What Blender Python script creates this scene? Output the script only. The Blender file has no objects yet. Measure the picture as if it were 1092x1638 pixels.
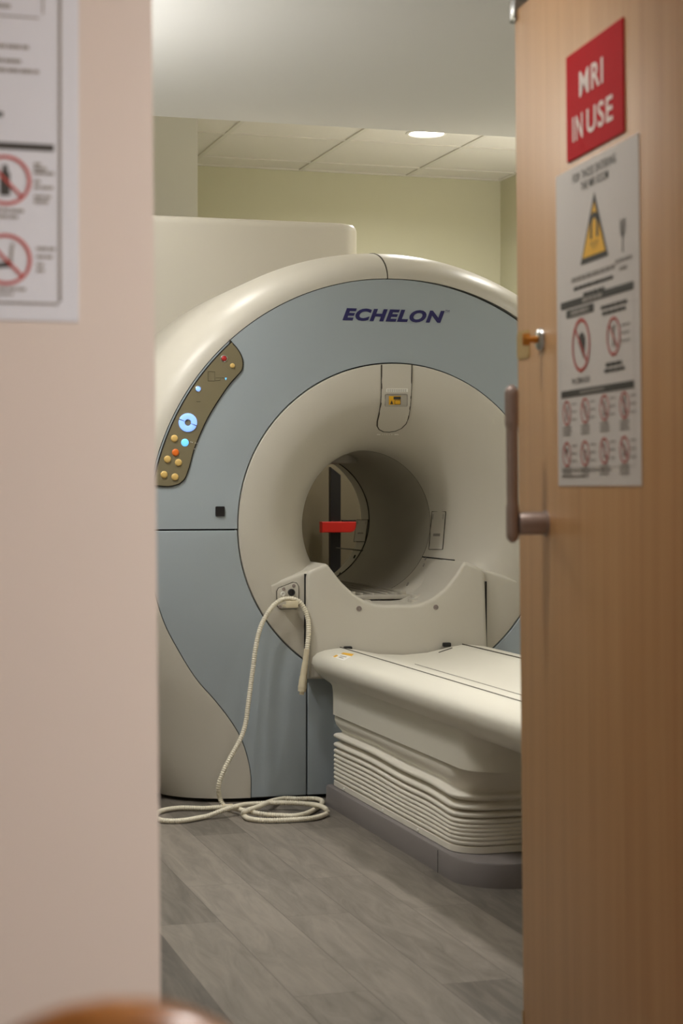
import bpy, bmesh, math, random
from mathutils import Matrix, Vector
random.seed(7)
PI = math.pi
sc = bpy.context.scene
COL = sc.collection

# ------------------------------------------------------------------ survey of the place
F, CAMH, YAW, HY = 2900.0, 1.2, math.radians(16.63), 777.0
SY, CY = math.sin(YAW), math.cos(YAW)
YF = 6.694                      # plane of the scanner's front face
XB, ZB = 2.222, 1.045           # bore axis
def at(px, py, Y):              # photo sighting -> point on the plane at depth Y
    a = (px - 546) / F
    t = Y / (CY - a * SY)
    return Vector(((SY + a * CY) * t, Y, CAMH - (py - HY) / F * t))
def at_z(px, py, z):            # sighting -> point on the level plane at height z
    t = (CAMH - z) * F / (py - HY); a = (px - 546) / F
    return Vector(((SY + a * CY) * t, (CY - a * SY) * t, z))
def cam_pt(xc, zc, z): return Vector((xc * CY + zc * SY, -xc * SY + zc * CY, z))

# ------------------------------------------------------------------ materials
def lin(r, g, b):
    f = lambda c: ((c / 255 + .055) / 1.055) ** 2.4 if c > 10 else c / 255 / 12.92
    return (f(r), f(g), f(b), 1)
def mat(name, rgb, rough=.5, metal=0, spec=.5, noise=0, nscale=40, bump=0, bscale=300, emit=None, estr=0, coat=0):
    m = bpy.data.materials.new(name); m.use_nodes = True
    nt = m.node_tree; b = nt.nodes['Principled BSDF']
    b.inputs['Base Color'].default_value = lin(*rgb)
    b.inputs['Roughness'].default_value = rough
    b.inputs['Metallic'].default_value = metal
    b.inputs['Specular IOR Level'].default_value = spec
    b.inputs['Coat Weight'].default_value = coat
    if emit:
        b.inputs['Emission Color'].default_value = lin(*emit); b.inputs['Emission Strength'].default_value = estr
    tc = nt.nodes.new('ShaderNodeTexCoord')
    if noise:
        n = nt.nodes.new('ShaderNodeTexNoise'); n.inputs['Scale'].default_value = nscale; n.inputs['Detail'].default_value = 4
        nt.links.new(tc.outputs['Object'], n.inputs['Vector'])
        mr = nt.nodes.new('ShaderNodeMapRange'); mr.inputs['To Min'].default_value = 1 - noise; mr.inputs['To Max'].default_value = 1 + noise
        nt.links.new(n.outputs['Fac'], mr.inputs['Value'])
        hs = nt.nodes.new('ShaderNodeHueSaturation'); hs.inputs['Color'].default_value = lin(*rgb)
        nt.links.new(mr.outputs['Result'], hs.inputs['Value']); nt.links.new(hs.outputs['Color'], b.inputs['Base Color'])
    if bump:
        n2 = nt.nodes.new('ShaderNodeTexNoise'); n2.inputs['Scale'].default_value = bscale
        nt.links.new(tc.outputs['Object'], n2.inputs['Vector'])
        bp = nt.nodes.new('ShaderNodeBump'); bp.inputs['Strength'].default_value = bump; bp.inputs['Distance'].default_value = .002
        nt.links.new(n2.outputs['Fac'], bp.inputs['Height']); nt.links.new(bp.outputs['Normal'], b.inputs['Normal'])
    return m
def ramp(nt, fac, stops):
    r = nt.nodes.new('ShaderNodeValToRGB'); e = r.color_ramp.elements
    while len(e) < len(stops): e.new(.5)
    for k, (p, c) in enumerate(stops): e[k].position = p; e[k].color = lin(*c)
    nt.links.new(fac, r.inputs['Fac']); return r.outputs['Color']
def wood_mat(name, cols, axis=1, sc_long=1.2, sc_across=28, rough=.4):
    m = mat(name, cols[1], rough); nt = m.node_tree; b = nt.nodes['Principled BSDF']
    tc = nt.nodes.new('ShaderNodeTexCoord'); mp = nt.nodes.new('ShaderNodeMapping')
    s = [sc_across] * 3; s[axis] = sc_long; mp.inputs['Scale'].default_value = s
    nt.links.new(tc.outputs['Object'], mp.inputs['Vector'])
    n = nt.nodes.new('ShaderNodeTexNoise'); n.inputs['Scale'].default_value = 1; n.inputs['Detail'].default_value = 7; n.inputs['Roughness'].default_value = .62
    n.inputs['Distortion'].default_value = .3
    nt.links.new(mp.outputs['Vector'], n.inputs['Vector'])
    nt.links.new(ramp(nt, n.outputs['Fac'], [(.25, cols[0]), (.5, cols[1]), (.75, cols[2])]), b.inputs['Base Color'])
    return m
def floor_mat():
    m = mat('vinyl_planks', (130, 124, 118), .45, spec=.35); nt = m.node_tree; b = nt.nodes['Principled BSDF']
    tc = nt.nodes.new('ShaderNodeTexCoord'); mp = nt.nodes.new('ShaderNodeMapping')
    mp.inputs['Rotation'].default_value = (0, 0, PI / 2)
    nt.links.new(tc.outputs['Object'], mp.inputs['Vector'])
    br = nt.nodes.new('ShaderNodeTexBrick'); br.offset = .37; br.inputs['Scale'].default_value = 1
    br.inputs['Brick Width'].default_value = 1.22; br.inputs['Row Height'].default_value = .185
    br.inputs['Mortar Size'].default_value = .0012; br.inputs['Mortar Smooth'].default_value = .3
    br.inputs['Color1'].default_value = (0, 0, 0, 1); br.inputs['Color2'].default_value = (1, 1, 1, 1); br.inputs['Mortar'].default_value = (.35, .35, .35, 1)
    nt.links.new(mp.outputs['Vector'], br.inputs['Vector'])
    mp2 = nt.nodes.new('ShaderNodeMapping'); mp2.inputs['Scale'].default_value = (16, 2.2, 1)
    add = nt.nodes.new('ShaderNodeVectorMath'); add.operation = 'MULTIPLY_ADD'
    add.inputs[1].default_value = (7, 13, 0)
    nt.links.new(br.outputs['Color'], add.inputs[0]); nt.links.new(tc.outputs['Object'], mp2.inputs['Vector']); nt.links.new(mp2.outputs['Vector'], add.inputs[2])
    n = nt.nodes.new('ShaderNodeTexNoise'); n.inputs['Scale'].default_value = 1.3; n.inputs['Detail'].default_value = 8; n.inputs['Roughness'].default_value = .65; n.inputs['Distortion'].default_value = 1.2
    nt.links.new(add.outputs['Vector'], n.inputs['Vector'])
    mx = nt.nodes.new('ShaderNodeMix'); mx.data_type = 'FLOAT'; mx.inputs['Factor'].default_value = .30
    nt.links.new(n.outputs['Fac'], mx.inputs['A']); nt.links.new(br.outputs['Color'], mx.inputs['B'])
    c = ramp(nt, mx.outputs['Result'], [(.18, (72, 67, 63)), (.42, (102, 96, 89)), (.72, (138, 130, 121))])
    mm = nt.nodes.new('ShaderNodeMix'); mm.data_type = 'RGBA'; mm.inputs['B'].default_value = lin(84, 78, 74)
    nt.links.new(br.outputs['Fac'], mm.inputs['Factor']); nt.links.new(c, mm.inputs['A'])
    nt.links.new(mm.outputs['Result'], b.inputs['Base Color'])
    return m

M = dict(
    table=mat('cream_plastic_lit', (214, 210, 198), .4, spec=.4), beige=mat('cream_plastic', (197, 192, 181), .38, spec=.4, bump=.03, bscale=900),  # same cream plastic twice: lightened for table, darkened for scanner to mimic light
    beige_dull=mat('liner_plastic', (176, 171, 160), .5, spec=.4),
    blue=mat('steel_blue_paint', (164, 174, 181), .27, spec=.5, bump=.03, bscale=900),
    black=mat('seam_black', (22, 21, 20), .7), gap=mat('gap_brown', (62, 56, 46), .7),
    blackp=mat('black_plastic', (26, 23, 26), .4),
    olive=mat('olive_panel', (126, 117, 92), .4), oline=mat('olive_print', (92, 86, 66), .6),
    amber=mat('amber_button', (218, 184, 112), .35), orange=mat('orange_button', (232, 116, 40), .35),
    redb=mat('red_button', (176, 40, 40), .35), chrome=mat('chrome', (205, 205, 205), .2, 1),
    led=mat('blue_led', (150, 190, 255), .4, emit=(120, 160, 250), estr=.75),
    led2=mat('cyan_led', (130, 210, 255), .4, emit=(80, 170, 240), estr=.75),
    navy=mat('navy_print', (36, 34, 92), .5), white=mat('white_label', (232, 230, 224), .5), grey=mat('grey_print', (140, 134, 128), .6),
    yellow=mat('yellow_label', (232, 176, 30), .5), dark=mat('dark_print', (58, 55, 50), .6),
    walld=mat('darkened_green_wall', (140, 138, 124), .85), colm=mat('pale_grey_column', (216, 214, 202), .85), cab=mat('bore_shade_taupe', (112, 102, 82), .5), wall=mat('pale_green_wall', (206, 203, 178), .85, bump=.1, bscale=250), soffit=mat('white_gypsum', (232, 232, 232), .9, bump=.06),  # walld darkened against bounce light; cab darkened to mimic shade behind the bore
    tile=mat('ceiling_tile', (226, 222, 214), .95, noise=.03, nscale=120, bump=.2, bscale=400), grid=mat('tile_grid', (218, 214, 205), .6),
    corr=mat('tan_wall', (204, 192, 182), .8, bump=.1, bscale=220), corrd=mat('darkened_tan_wall', (140, 118, 100), .8), jamb=mat('painted_jamb', (150, 140, 130), .5),  # corrd darkened so less light bounces onto the door
    plinth=mat('grey_plinth', (122, 116, 116), .45), rubber=mat('bellows_cloth', (224, 219, 208), .5),
    hose=mat('cream_hose', (226, 219, 200), .45), plug=mat('cream_plug', (218, 206, 178), .45),
    paper=mat('poster_paper', (206, 200, 196), .6), paper2=mat('laminated_paper', (206, 208, 214), .45),
    red=mat('sign_red', (186, 18, 30), .65, spec=.12), signw=mat('sign_white', (236, 222, 216), .6, spec=.2), ban=mat('ban_red', (178, 70, 62), .5),
    bronze=mat('satin_bronze', (160, 142, 134), .42, .35), brass=mat('aged_brass', (196, 166, 112), .4, .7),
    amberm=mat('turn_brass', (206, 140, 60), .3, .5), redp=mat('red_plastic', (205, 36, 28), .4),
    door=wood_mat('maple_veneer', [(178, 133, 87), (190, 145, 98), (200, 157, 110)], 1, .8, 30),
    chair=wood_mat('honey_wood', [(92, 54, 20), (126, 78, 32), (150, 98, 48)], 2, 3, 30, .3),
    floor=floor_mat(), bolt=mat('bolt_grey', (150, 138, 134), .4, .3), latch=mat('latch_grey', (150, 145, 140), .5),
    lamp=mat('lamp_lens', (255, 250, 240), .5, emit=(255, 246, 228), estr=9), cceil=mat('corridor_ceiling', (225, 215, 205), .9),
)

# ------------------------------------------------------------------ mesh helpers
def obj(name, bm, m, parent=None, smooth=40, local=False):
    me = bpy.data.meshes.new(name)
    bmesh.ops.remove_doubles(bm, verts=bm.verts, dist=1e-6)
    bm.to_mesh(me); bm.free()
    me.materials.append(m)
    if smooth:
        for p in me.polygons: p.use_smooth = True
        me.set_sharp_from_angle(angle=math.radians(smooth))
    o = bpy.data.objects.new(name, me); COL.objects.link(o)
    if parent is not None:
        o.parent = parent
        if not local and parent.parent is None: o.matrix_parent_inverse = parent.matrix_basis.inverted()
    return o
def tag(o, label=None, cat=None, group=None, kind=None):
    if label: o['label'] = label
    if cat: o['category'] = cat
    if group: o['group'] = group
    if kind: o['kind'] = kind
    return o
def thing(name, label, cat, loc=(0, 0, 0), mtx=None, group=None, kind=None):
    o = bpy.data.objects.new(name, None); COL.objects.link(o); o.empty_display_size = .1
    o.matrix_basis = mtx if mtx is not None else Matrix.Translation(loc)
    return tag(o, label, cat, group, kind)
NB = bmesh.new
def add_box(bm, lo, hi, bev=0, seg=2):
    g = bmesh.ops.create_cube(bm, size=1)
    vs = g['verts']
    for v in vs:
        v.co = Vector([(lo[k] + hi[k]) / 2 + v.co[k] * (hi[k] - lo[k]) for k in range(3)])
    if bev:
        es = list({e for v in vs for e in v.link_edges})
        bmesh.ops.bevel(bm, geom=es, offset=bev, segments=seg, profile=.5, affect='EDGES')
    return bm
def box(lo, hi, bev=0, seg=2): return add_box(NB(), lo, hi, bev, seg)
def add_prism(bm, poly, to3, d0, d1, bev=0, seg=3, pick=None):
    """poly: 2D outline, to3(u, v, d): 3D; front cap at d0, back cap at d1; the front edge is rounded by bev"""
    a = sum(poly[i][0] * poly[(i + 1) % len(poly)][1] - poly[(i + 1) % len(poly)][0] * poly[i][1] for i in range(len(poly)))
    if a < 0: poly = poly[::-1]
    f = [bm.verts.new(to3(u, v, d0)) for u, v in poly]; b = [bm.verts.new(to3(u, v, d1)) for u, v in poly]
    n = len(poly); ff = bm.faces.new(f); bm.faces.new(b[::-1])
    for i in range(n): bm.faces.new((f[(i + 1) % n], f[i], b[i], b[(i + 1) % n]))
    bm.normal_update()
    if bev:
        bmesh.ops.bevel(bm, geom=[e for e in ff.edges if pick is None or pick(e)], offset=bev, segments=seg, profile=.5, affect='EDGES', clamp_overlap=True)
    bmesh.ops.recalc_face_normals(bm, faces=bm.faces)
    return bm
XZ = lambda u, v, d: (u, d, v)      # upright plane facing the doorway
UV = lambda u, v, d: (u, v, d)      # sheet plane
def prism(poly, y0, y1, bev=0, seg=3, to3=XZ, pick=None): return add_prism(NB(), poly, to3, y0, y1, bev, seg, pick)
def add_grid(bm, rows, closed=False):
    vs = [[bm.verts.new(p) for p in r] for r in rows]
    for i in range(len(vs) - 1):
        n = len(vs[i])
        for j in range(n if closed else n - 1):
            k = (j + 1) % n
            bm.faces.new((vs[i][j], vs[i][k], vs[i + 1][k], vs[i + 1][j]))
    return vs
def grid(rows, closed=False, caps=False):
    bm = NB(); vs = add_grid(bm, rows, closed)
    if caps: bm.faces.new(vs[0][::-1]); bm.faces.new(vs[-1])
    bmesh.ops.recalc_face_normals(bm, faces=bm.faces); return bm
def add_tube(bm, pts, rad, n=10, closed=False):
    pts = [Vector(p) for p in pts]; m = len(pts)
    rf = rad if callable(rad) else (lambda i: rad)
    rows = []; up = None
    for i, p in enumerate(pts):
        a = pts[i - 1] if (i or closed) else p; b = pts[(i + 1) % m] if (i < m - 1 or closed) else p
        t = (b - a).normalized()
        if up is None: up = t.orthogonal().normalized()
        up = (up - t * up.dot(t)).normalized(); s = t.cross(up)
        r = rf(i); rows.append([p + (up * math.cos(2 * PI * k / n) + s * math.sin(2 * PI * k / n)) * r for k in range(n)])
    if closed: rows.append(rows[0])
    vs = add_grid(bm, rows, True)
    if not closed: bm.faces.new(vs[0][::-1]); bm.faces.new(vs[-1])
    bmesh.ops.recalc_face_normals(bm, faces=bm.faces)
    return bm
def tube(pts, rad, n=10, closed=False): return add_tube(NB(), pts, rad, n, closed)
def add_lathe(bm, c, axis, prof, n=32, arc=(0, 2 * PI)):
    """prof: (radius, distance along axis)"""
    axis = Vector(axis).normalized(); u = axis.orthogonal().normalized(); w = axis.cross(u); c = Vector(c)
    rows = [[c + axis * d + (u * math.cos(2 * PI * k / n) + w * math.sin(2 * PI * k / n)) * max(r, 1e-5) for k in range(n)] for r, d in prof]
    add_grid(bm, rows, True); bmesh.ops.remove_doubles(bm, verts=bm.verts, dist=2e-5)
    bmesh.ops.recalc_face_normals(bm, faces=bm.faces); return bm
def lathe(c, axis, prof, n=32): return add_lathe(NB(), c, axis, prof, n)
def spline(P, n=8, closed=False):
    P = [Vector(p) for p in P]; out = []; m = len(P)
    for i in range(m if closed else m - 1):
        g = lambda k: P[k % m] if closed else P[min(max(k, 0), m - 1)]
        p0, p1, p2, p3 = g(i - 1), g(i), g(i + 1), g(i + 2)
        for k in range(n):
            t = k / n
            out.append(.5 * ((2 * p1) + (p2 - p0) * t + (2 * p0 - 5 * p1 + 4 * p2 - p3) * t * t + (3 * p1 - p0 - 3 * p2 + p3) * t ** 3))
    if not closed: out.append(P[-1])
    return out
def text_bm(s, to3, u0, v0, w, h, d, shear=0, bold=.0, bm=None):
    """lettering filling the box (u0, v0, w, h)"""
    cu = bpy.data.curves.new('lettering', 'FONT'); cu.body = s; cu.shear = shear; cu.offset = bold; cu.size = 1; cu.resolution_u = 4; cu.space_character = 1.12; cu.fill_mode = 'FRONT'
    to = bpy.data.objects.new('lettering_tmp', cu); COL.objects.link(to)
    dg = bpy.context.evaluated_depsgraph_get(); me = bpy.data.meshes.new_from_object(to.evaluated_get(dg))
    bpy.data.objects.remove(to); bpy.data.curves.remove(cu)
    xs = [v.co.x for v in me.vertices]; ys = [v.co.y for v in me.vertices]
    x0, x1, y0, y1 = min(xs), max(xs), min(ys), max(ys)
    bm = bm or NB(); vs = [bm.verts.new(to3(u0 + (v.co.x - x0) / (x1 - x0) * w, v0 + (v.co.y - y0) / (y1 - y0) * h, d)) for v in me.vertices]
    for p in me.polygons:
        try: bm.faces.new([vs[i] for i in p.vertices])
        except ValueError: pass
    bpy.data.meshes.remove(me)
    return bm
def add_ring(bm, to3, u, v, r0, r1, d, n=40, sx=1):
    add_grid(bm, [[to3(u + r * sx * math.cos(2 * PI * k / n), v + r * math.sin(2 * PI * k / n), d) for k in range(n)] for r in (r0, r1)], True); return bm
def add_poly(bm, to3, pts, d):
    bm.faces.new([bm.verts.new(to3(u, v, d)) for u, v in pts]); return bm
def rect(u0, v0, u1, v1): return [(u0, v0), (u1, v0), (u1, v1), (u0, v1)]
def rrect(u0, v0, u1, v1, r, n=6):
    out = []
    for (cx, cy, a0) in ((u1 - r, v0 + r, -PI / 2), (u1 - r, v1 - r, 0), (u0 + r, v1 - r, PI / 2), (u0 + r, v0 + r, PI)):
        out += [(cx + r * math.cos(a0 + PI / 2 * k / n), cy + r * math.sin(a0 + PI / 2 * k / n)) for k in range(n + 1)]
    return out
def struct(name, bm, m, label, cat, smooth=0, parent=None):
    return tag(obj(name, bm, m, parent, smooth), label, cat, None, 'structure')

# ------------------------------------------------------------------ the setting
WX, WY = 3.82, 9.63             # right and rear walls of the scanner room
CZ, SZ, SE = 2.94, 2.6, 6.78    # tile ceiling, lowered ceiling, its edge
LX = 0.1
YW0, YW1 = 2.24, 2.39           # corridor wall
struct('floor', box((-2.2, -2.6, -.1), (4.2, 9.9, 0)), M['floor'], 'grey wood-look vinyl plank floor of the scanner room', 'floor')
struct('wall_back', box((LX - .1, WY, 0), (WX + .1, WY + .12, 3.0)), M['wall'], 'pale green rear wall behind the scanner', 'wall')
struct('wall_right', box((WX, YW1, 0), (WX + .12, WY, 3.0)), M['wall'], 'pale green right wall meeting the rear wall', 'wall')
struct('wall_left', box((LX - .12, YW1, 0), (LX, WY, 3.0)), M['walld'], 'unseen left wall of the scanner room, darkened to cut bounce light', 'wall')  # out of view; colour darkened to keep bounce light off the door
cx = at(316, 300, 8.4).x
struct('wall_column', box((LX, 8.4, 0), (cx, WY, CZ)), M['colm'], 'pale grey boxed column at the left behind the scanner', 'column')
struct('ceiling_lowered', box((LX, YW1, SZ), (WX, SE, CZ)), M['soffit'], 'smooth white lowered ceiling above the near half of the room', 'ceiling')
# tile ceiling with its T-bar grid
cl = struct('ceiling', box((LX, SE, CZ), (WX, WY, CZ + .06)), M['tile'], 'white tiled ceiling over the far half of the room', 'ceiling')
gx = [at_z(485.5, 268, CZ).x, at_z(653, 279, CZ).x]; gstep = gx[1] - gx[0]
gy = [at_z(500, 259.2, CZ).y, at_z(550, 223.8, CZ).y]; gy.append(2 * gy[1] - gy[0]); gy.append(2 * gy[2] - gy[1])
bm = NB(); x = gx[0]
while x > LX: x -= gstep
x += gstep
while x < WX:
    add_box(bm, (x - .012, SE, CZ - .006), (x + .012, WY, CZ + .001)); x += gstep
for y in gy:
    if SE < y < WY: add_box(bm, (LX, y - .012, CZ - .0055), (WX, y + .012, CZ + .001))
add_box(bm, (cx, WY - .02, CZ - .007), (WX, WY, CZ + .001)); add_box(bm, (WX - .02, SE, CZ - .007), (WX, WY - .02, CZ + .001))
obj('tile_grid', bm, M['grid'], cl, 0)
# corridor side
def front_edge(z): return at(249.5, HY, YW0).x - (z - CAMH) * .0088
bm = prism([(-1.6, 0), (front_edge(0), 0), (front_edge(2.12), 2.12), (-1.6, 2.12)], YW0, YW1)
struct('wall_front', bm, M['corr'], 'tan painted corridor wall at the left of the doorway', 'wall')
struct('wall_header', box((-1.6, YW0, 2.12), (WX, YW1, 2.95)), M['corr'], 'tan corridor wall above the doorway', 'wall')
struct('wall_hinge_side', box((1.27, YW0, 0), (WX, YW1, 2.12)), M['corr'], 'tan corridor wall on the hinge side of the doorway', 'wall')
struct('wall_corridor_left', box((-1.72, -2.5, 0), (-1.6, YW0, 2.7)), M['corrd'], 'unseen left wall of the corridor, darkened to cut bounce light', 'wall')  # out of view, given a darker colour to weaken bounce on the door
struct('wall_corridor_right', box((2.0, -2.5, 0), (2.12, YW0, 2.7)), M['corr'], 'tan right wall of the corridor', 'wall')
struct('wall_corridor_end', box((-1.6, -2.6, 0), (2.0, -2.5, 2.7)), M['corr'], 'tan end wall of the corridor', 'wall')
struct('ceiling_corridor', box((-1.6, -2.5, 2.7), (2.0, YW0, 2.76)), M['cceil'], 'white corridor ceiling', 'ceiling')

# ------------------------------------------------------------------ the scanner
scan = thing('mri_scanner', 'large cream and steel-blue ring-shaped scanner with a round bore', 'scanner', (XB, YF + .6, 0))
ACX, ACZ, AR = 2.213, 1.031, .974        # edge of the blue front
BCX, BCZ, BR = 2.222, .944, 1.185        # widest outline of the shell
DR = .630                                # round cream front
ZG = at(320, 847.5, YF).z                # level joint
def dish(s, z): f = max(0, min(1, (z - ZG) / .3)); return .012 * (1 - s) ** 2 * f * f * (3 - 2 * f)
def crown(x, z):
    ri = math.hypot(x - XB, z - ZB) - DR; ro = AR - math.hypot(x - ACX, z - ACZ)
    s = max(0, min(1, ri / max(ri + ro, 1e-6)))
    return dish(s, z)
def face_y(x, z): return YF + crown(x, z)
# s-curve where the blue narrows to the foot
S = [at(px, py, YF) for px, py in ((247, 950), (259, 989), (275, 1023.6), (310, 1082), (342.6, 1120), (366, 1150), (383.6, 1179), (395, 1211), (400.6, 1243), (400.6, 1274))]
S = [(p.x, p.z) for p in S]; S[-1] = (S[-1][0], .015)
S = [(p.x, p.y) for p in spline([(a, b, 0) for a, b in S], 4)]
a_s = math.atan2(S[0][1] - ACZ, S[0][0] - ACX)
if a_s < 0: a_s += 2 * PI
TOPX = at(619, 420, YF).x
a_top = math.acos((TOPX - ACX) / AR)
def arc(cx_, cz_, r, a0, a1, n): return [(cx_ + r * math.cos(a0 + (a1 - a0) * k / n), cz_ + r * math.sin(a0 + (a1 - a0) * k / n)) for k in range(n + 1)]
# cream side shells: lofted from the edge of the blue front to the widest outline, then back
def side_shell(mirror):
    A, B = [], []
    for (x, z) in S[::-1]:
        A.append((x, z))
    n0 = len(A); A += arc(ACX, ACZ, AR, a_s, a_top, 60)[1:]
    for i, (x, z) in enumerate(A):
        if z < BCZ and i < n0 + 40 and x < BCX:
            q = (BCZ - z) / BCZ
            B.append((BCX - BR + .295 * q ** 2.2, z))
        else:
            t = math.atan2(z - BCZ, x - BCX)
            B.append((BCX + BR * math.cos(t), BCZ + BR * math.sin(t)))
    mx = lambda x: 2 * XB - x if mirror else x
    if mirror:                                  # the right half reaches back up to the same joint at the top
        keep = [i for i in range(len(A)) if mx(A[i][0]) > TOPX + .004 and mx(B[i][0]) > TOPX + .004]
        A = [A[i] for i in keep]; B = [B[i] for i in keep]
        A += [(2 * XB - (TOPX + .004), ACZ + AR)]; B += [(2 * XB - (TOPX + .004), BCZ + BR)]
    rows = []
    N = 20; D = .25
    for (a, b) in zip(A, B):
        r = [(mx(a[0]), YF + .05, a[1]), (mx(a[0]), YF + .003, a[1])]
        for k in range(N + 1):
            t = PI / 2 * k / N; s = math.sin(t)
            r.append((mx(a[0] + (b[0] - a[0]) * s), YF + D * (1 - math.cos(t)), a[1] + (b[1] - a[1]) * s))
        r.append((mx(b[0]), YF + .55, b[1])); r.append((mx(b[0]), YF + 1.42, b[1]))
        rows.append(r)
    return grid(rows)
obj('side_shell', side_shell(False), M['beige'], scan, 35)
obj('side_shell', side_shell(True), M['beige'], scan, 35)
obj('shell_joint', tube([(TOPX + .001, YF + .25 * (1 - math.cos(PI / 2 * k / 12)) + .004, ACZ + AR + (BCZ + BR - ACZ - AR) * math.sin(PI / 2 * k / 12) - .002) for k in range(13)] + [(TOPX + .001, YF + .6, BCZ + BR - .002)], .0042, 8), M['gap'], scan)
# dark frame behind the joints
bm = NB()
add_grid(bm, [[(cx_ + r * math.cos(2 * PI * k / 96), YF + d, cz_ + r * math.sin(2 * PI * k / 96)) for k in range(96)] for (cx_, cz_, r, d) in ((XB, ZB, .6, .06), (ACX, ACZ, AR + .01, .035), (ACX, ACZ, AR + .01, .07))], True)
add_box(bm, (S[-1][0] + .01, YF + .03, .004), (2 * XB - S[-1][0] - .01, YF + .1, .46))
obj('inner_frame', bm, M['black'], scan, 0)
# blue front, upper arch
GAP = .003
def arch(ri, ro, zc_, back=.03, n=110, m=14):
    ai = math.asin((zc_ - ZB) / ri); ao = math.asin((zc_ - ACZ) / ro); rows = []
    for k in range(n + 1):
        t = k / n
        ti = (PI - ai) + (ai - (PI - ai)) * t; to = (PI - ao) + (ao - (PI - ao)) * t
        p = (XB + ri * math.cos(ti), ZB + ri * math.sin(ti)); q = (ACX + ro * math.cos(to), ACZ + ro * math.sin(to))
        r = [(p[0], YF + back + .04, p[1])]
        for j in range(m + 1):
            s = j / m; x = p[0] + (q[0] - p[0]) * s; z = p[1] + (q[1] - p[1]) * s
            r.append((x, YF + dish(s, z), z))
        r.append((q[0], YF + back, q[1])); rows.append(r)
    bm = grid(rows); return bm
obj('upper_front_panel', arch(DR + GAP + .002, AR - GAP, ZG + GAP), M['blue'], scan, 35)
# blue legs and the middle apron below the joint
SX = at(491, 1200, YF).x
def leg_poly():
    ao = math.asin((ZG - GAP - ACZ) / AR); P = arc(ACX, ACZ, AR - GAP, PI - ao, a_s, 14)[:-1]
    P += [(x + GAP, z) for x, z in S]
    P += [(SX - GAP, .015)]
    zt = ZB - math.sqrt((DR + .005) ** 2 - (SX - GAP - XB) ** 2)
    t1 = math.atan2(zt - ZB, SX - GAP - XB) + 2 * PI; t2 = PI - math.asin((ZG - GAP - ZB) / (DR + .005))
    return P + arc(XB, ZB, DR + .005, t1, t2, 30)
LP = leg_poly()
obj('lower_front_panel', prism(LP, YF, YF + .03, .003), M['blue'], scan, 35)
obj('lower_front_panel', prism([(2 * XB - x, z) for x, z in LP], YF, YF + .03, .003), M['blue'], scan, 35)
t1 = math.acos((SX + GAP - XB) / (DR + .005))
obj('apron_panel', prism([(SX + GAP, .015), (2 * XB - SX - GAP, .015)] + arc(XB, ZB, DR + .005, 2 * PI - (PI - t1), PI + (PI - t1), 30), YF, YF + .03, .003), M['blue'], scan, 35)
# round cream front that funnels into the bore
PROF = [(.630, .065), (.630, .006), (.6285, .0015), (.624, 0), (.56, 0), (.52, .003), (.485, .013), (.45, .032), (.415, .06), (.385, .093), (.358, .132), (.336, .175), (.320, .22), (.309, .27), (.302, .33), (.300, .40), (.300, .455)]
def funnel_dy(r):
    if r >= .56: return 0
    for (r0, d0), (r1, d1) in zip(PROF[4:], PROF[5:]):
        if r1 <= r <= r0 and r0 > r1: return d0 + (d1 - d0) * (r0 - r) / (r0 - r1)
    return .4
obj('bore_funnel', lathe((XB, YF, ZB), (0, 1, 0), PROF, 128), M['beige'], scan, 35)
obj('bore_liner', lathe((XB, YF, ZB), (0, 1, 0), [(.3005, .4555), (.3005, 1.30)], 96), M['beige_dull'], scan, 35)
obj('rear_funnel', lathe((XB, YF, ZB), (0, 1, 0), [(.302, 1.302), (.302, 1.42), (.312, 1.47), (.34, 1.52), (.5, 1.56), (1.0, 1.56)], 96), M['beige'], scan, 35)
ringpts = lambda r, d, n=96: [(XB + r * math.cos(2 * PI * k / n), YF + d, ZB + r * math.sin(2 * PI * k / n)) for k in range(n)]
obj('liner_joint', tube(ringpts(.301, .4555), .0018, 6, True), M['gap'], scan)
obj('liner_joint', tube(ringpts(.3005, 1.301), .004, 6, True), M['gap'], scan)
def on_funnel(px, py, lift=0):
    Y = YF
    for _ in range(8):
        p = at(px, py, Y); Y = YF + funnel_dy(math.hypot(p.x - XB, p.z - ZB))
    p = at(px, py, Y); r = Vector((p.x - XB, 0, p.z - ZB)); r.normalize()
    # outward normal of the funnel
    rr = math.hypot(p.x - XB, p.z - ZB); e = .004
    sl = (funnel_dy(rr - e) - funnel_dy(rr + e)) / (2 * e)
    nrm = (Vector((0, -1, 0)) - r * sl).normalized()
    return p + nrm * lift
def on_bore(px, py, lift=0, R=.3005):
    a = (px - 546) / F; d = Vector((SY + a * CY, CY - a * SY, -(py - HY) / F))
    ox, oz = -XB, CAMH - ZB
    A_ = d.x ** 2 + d.z ** 2; B_ = 2 * (ox * d.x + oz * d.z); C_ = ox ** 2 + oz ** 2 - R * R
    t = (-B_ + math.sqrt(max(B_ * B_ - 4 * A_ * C_, 0))) / (2 * A_)
    p = Vector((0, 0, CAMH)) + d * t; n = Vector((XB - p.x, 0, ZB - p.z)).normalized()
    return p + n * lift
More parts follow.
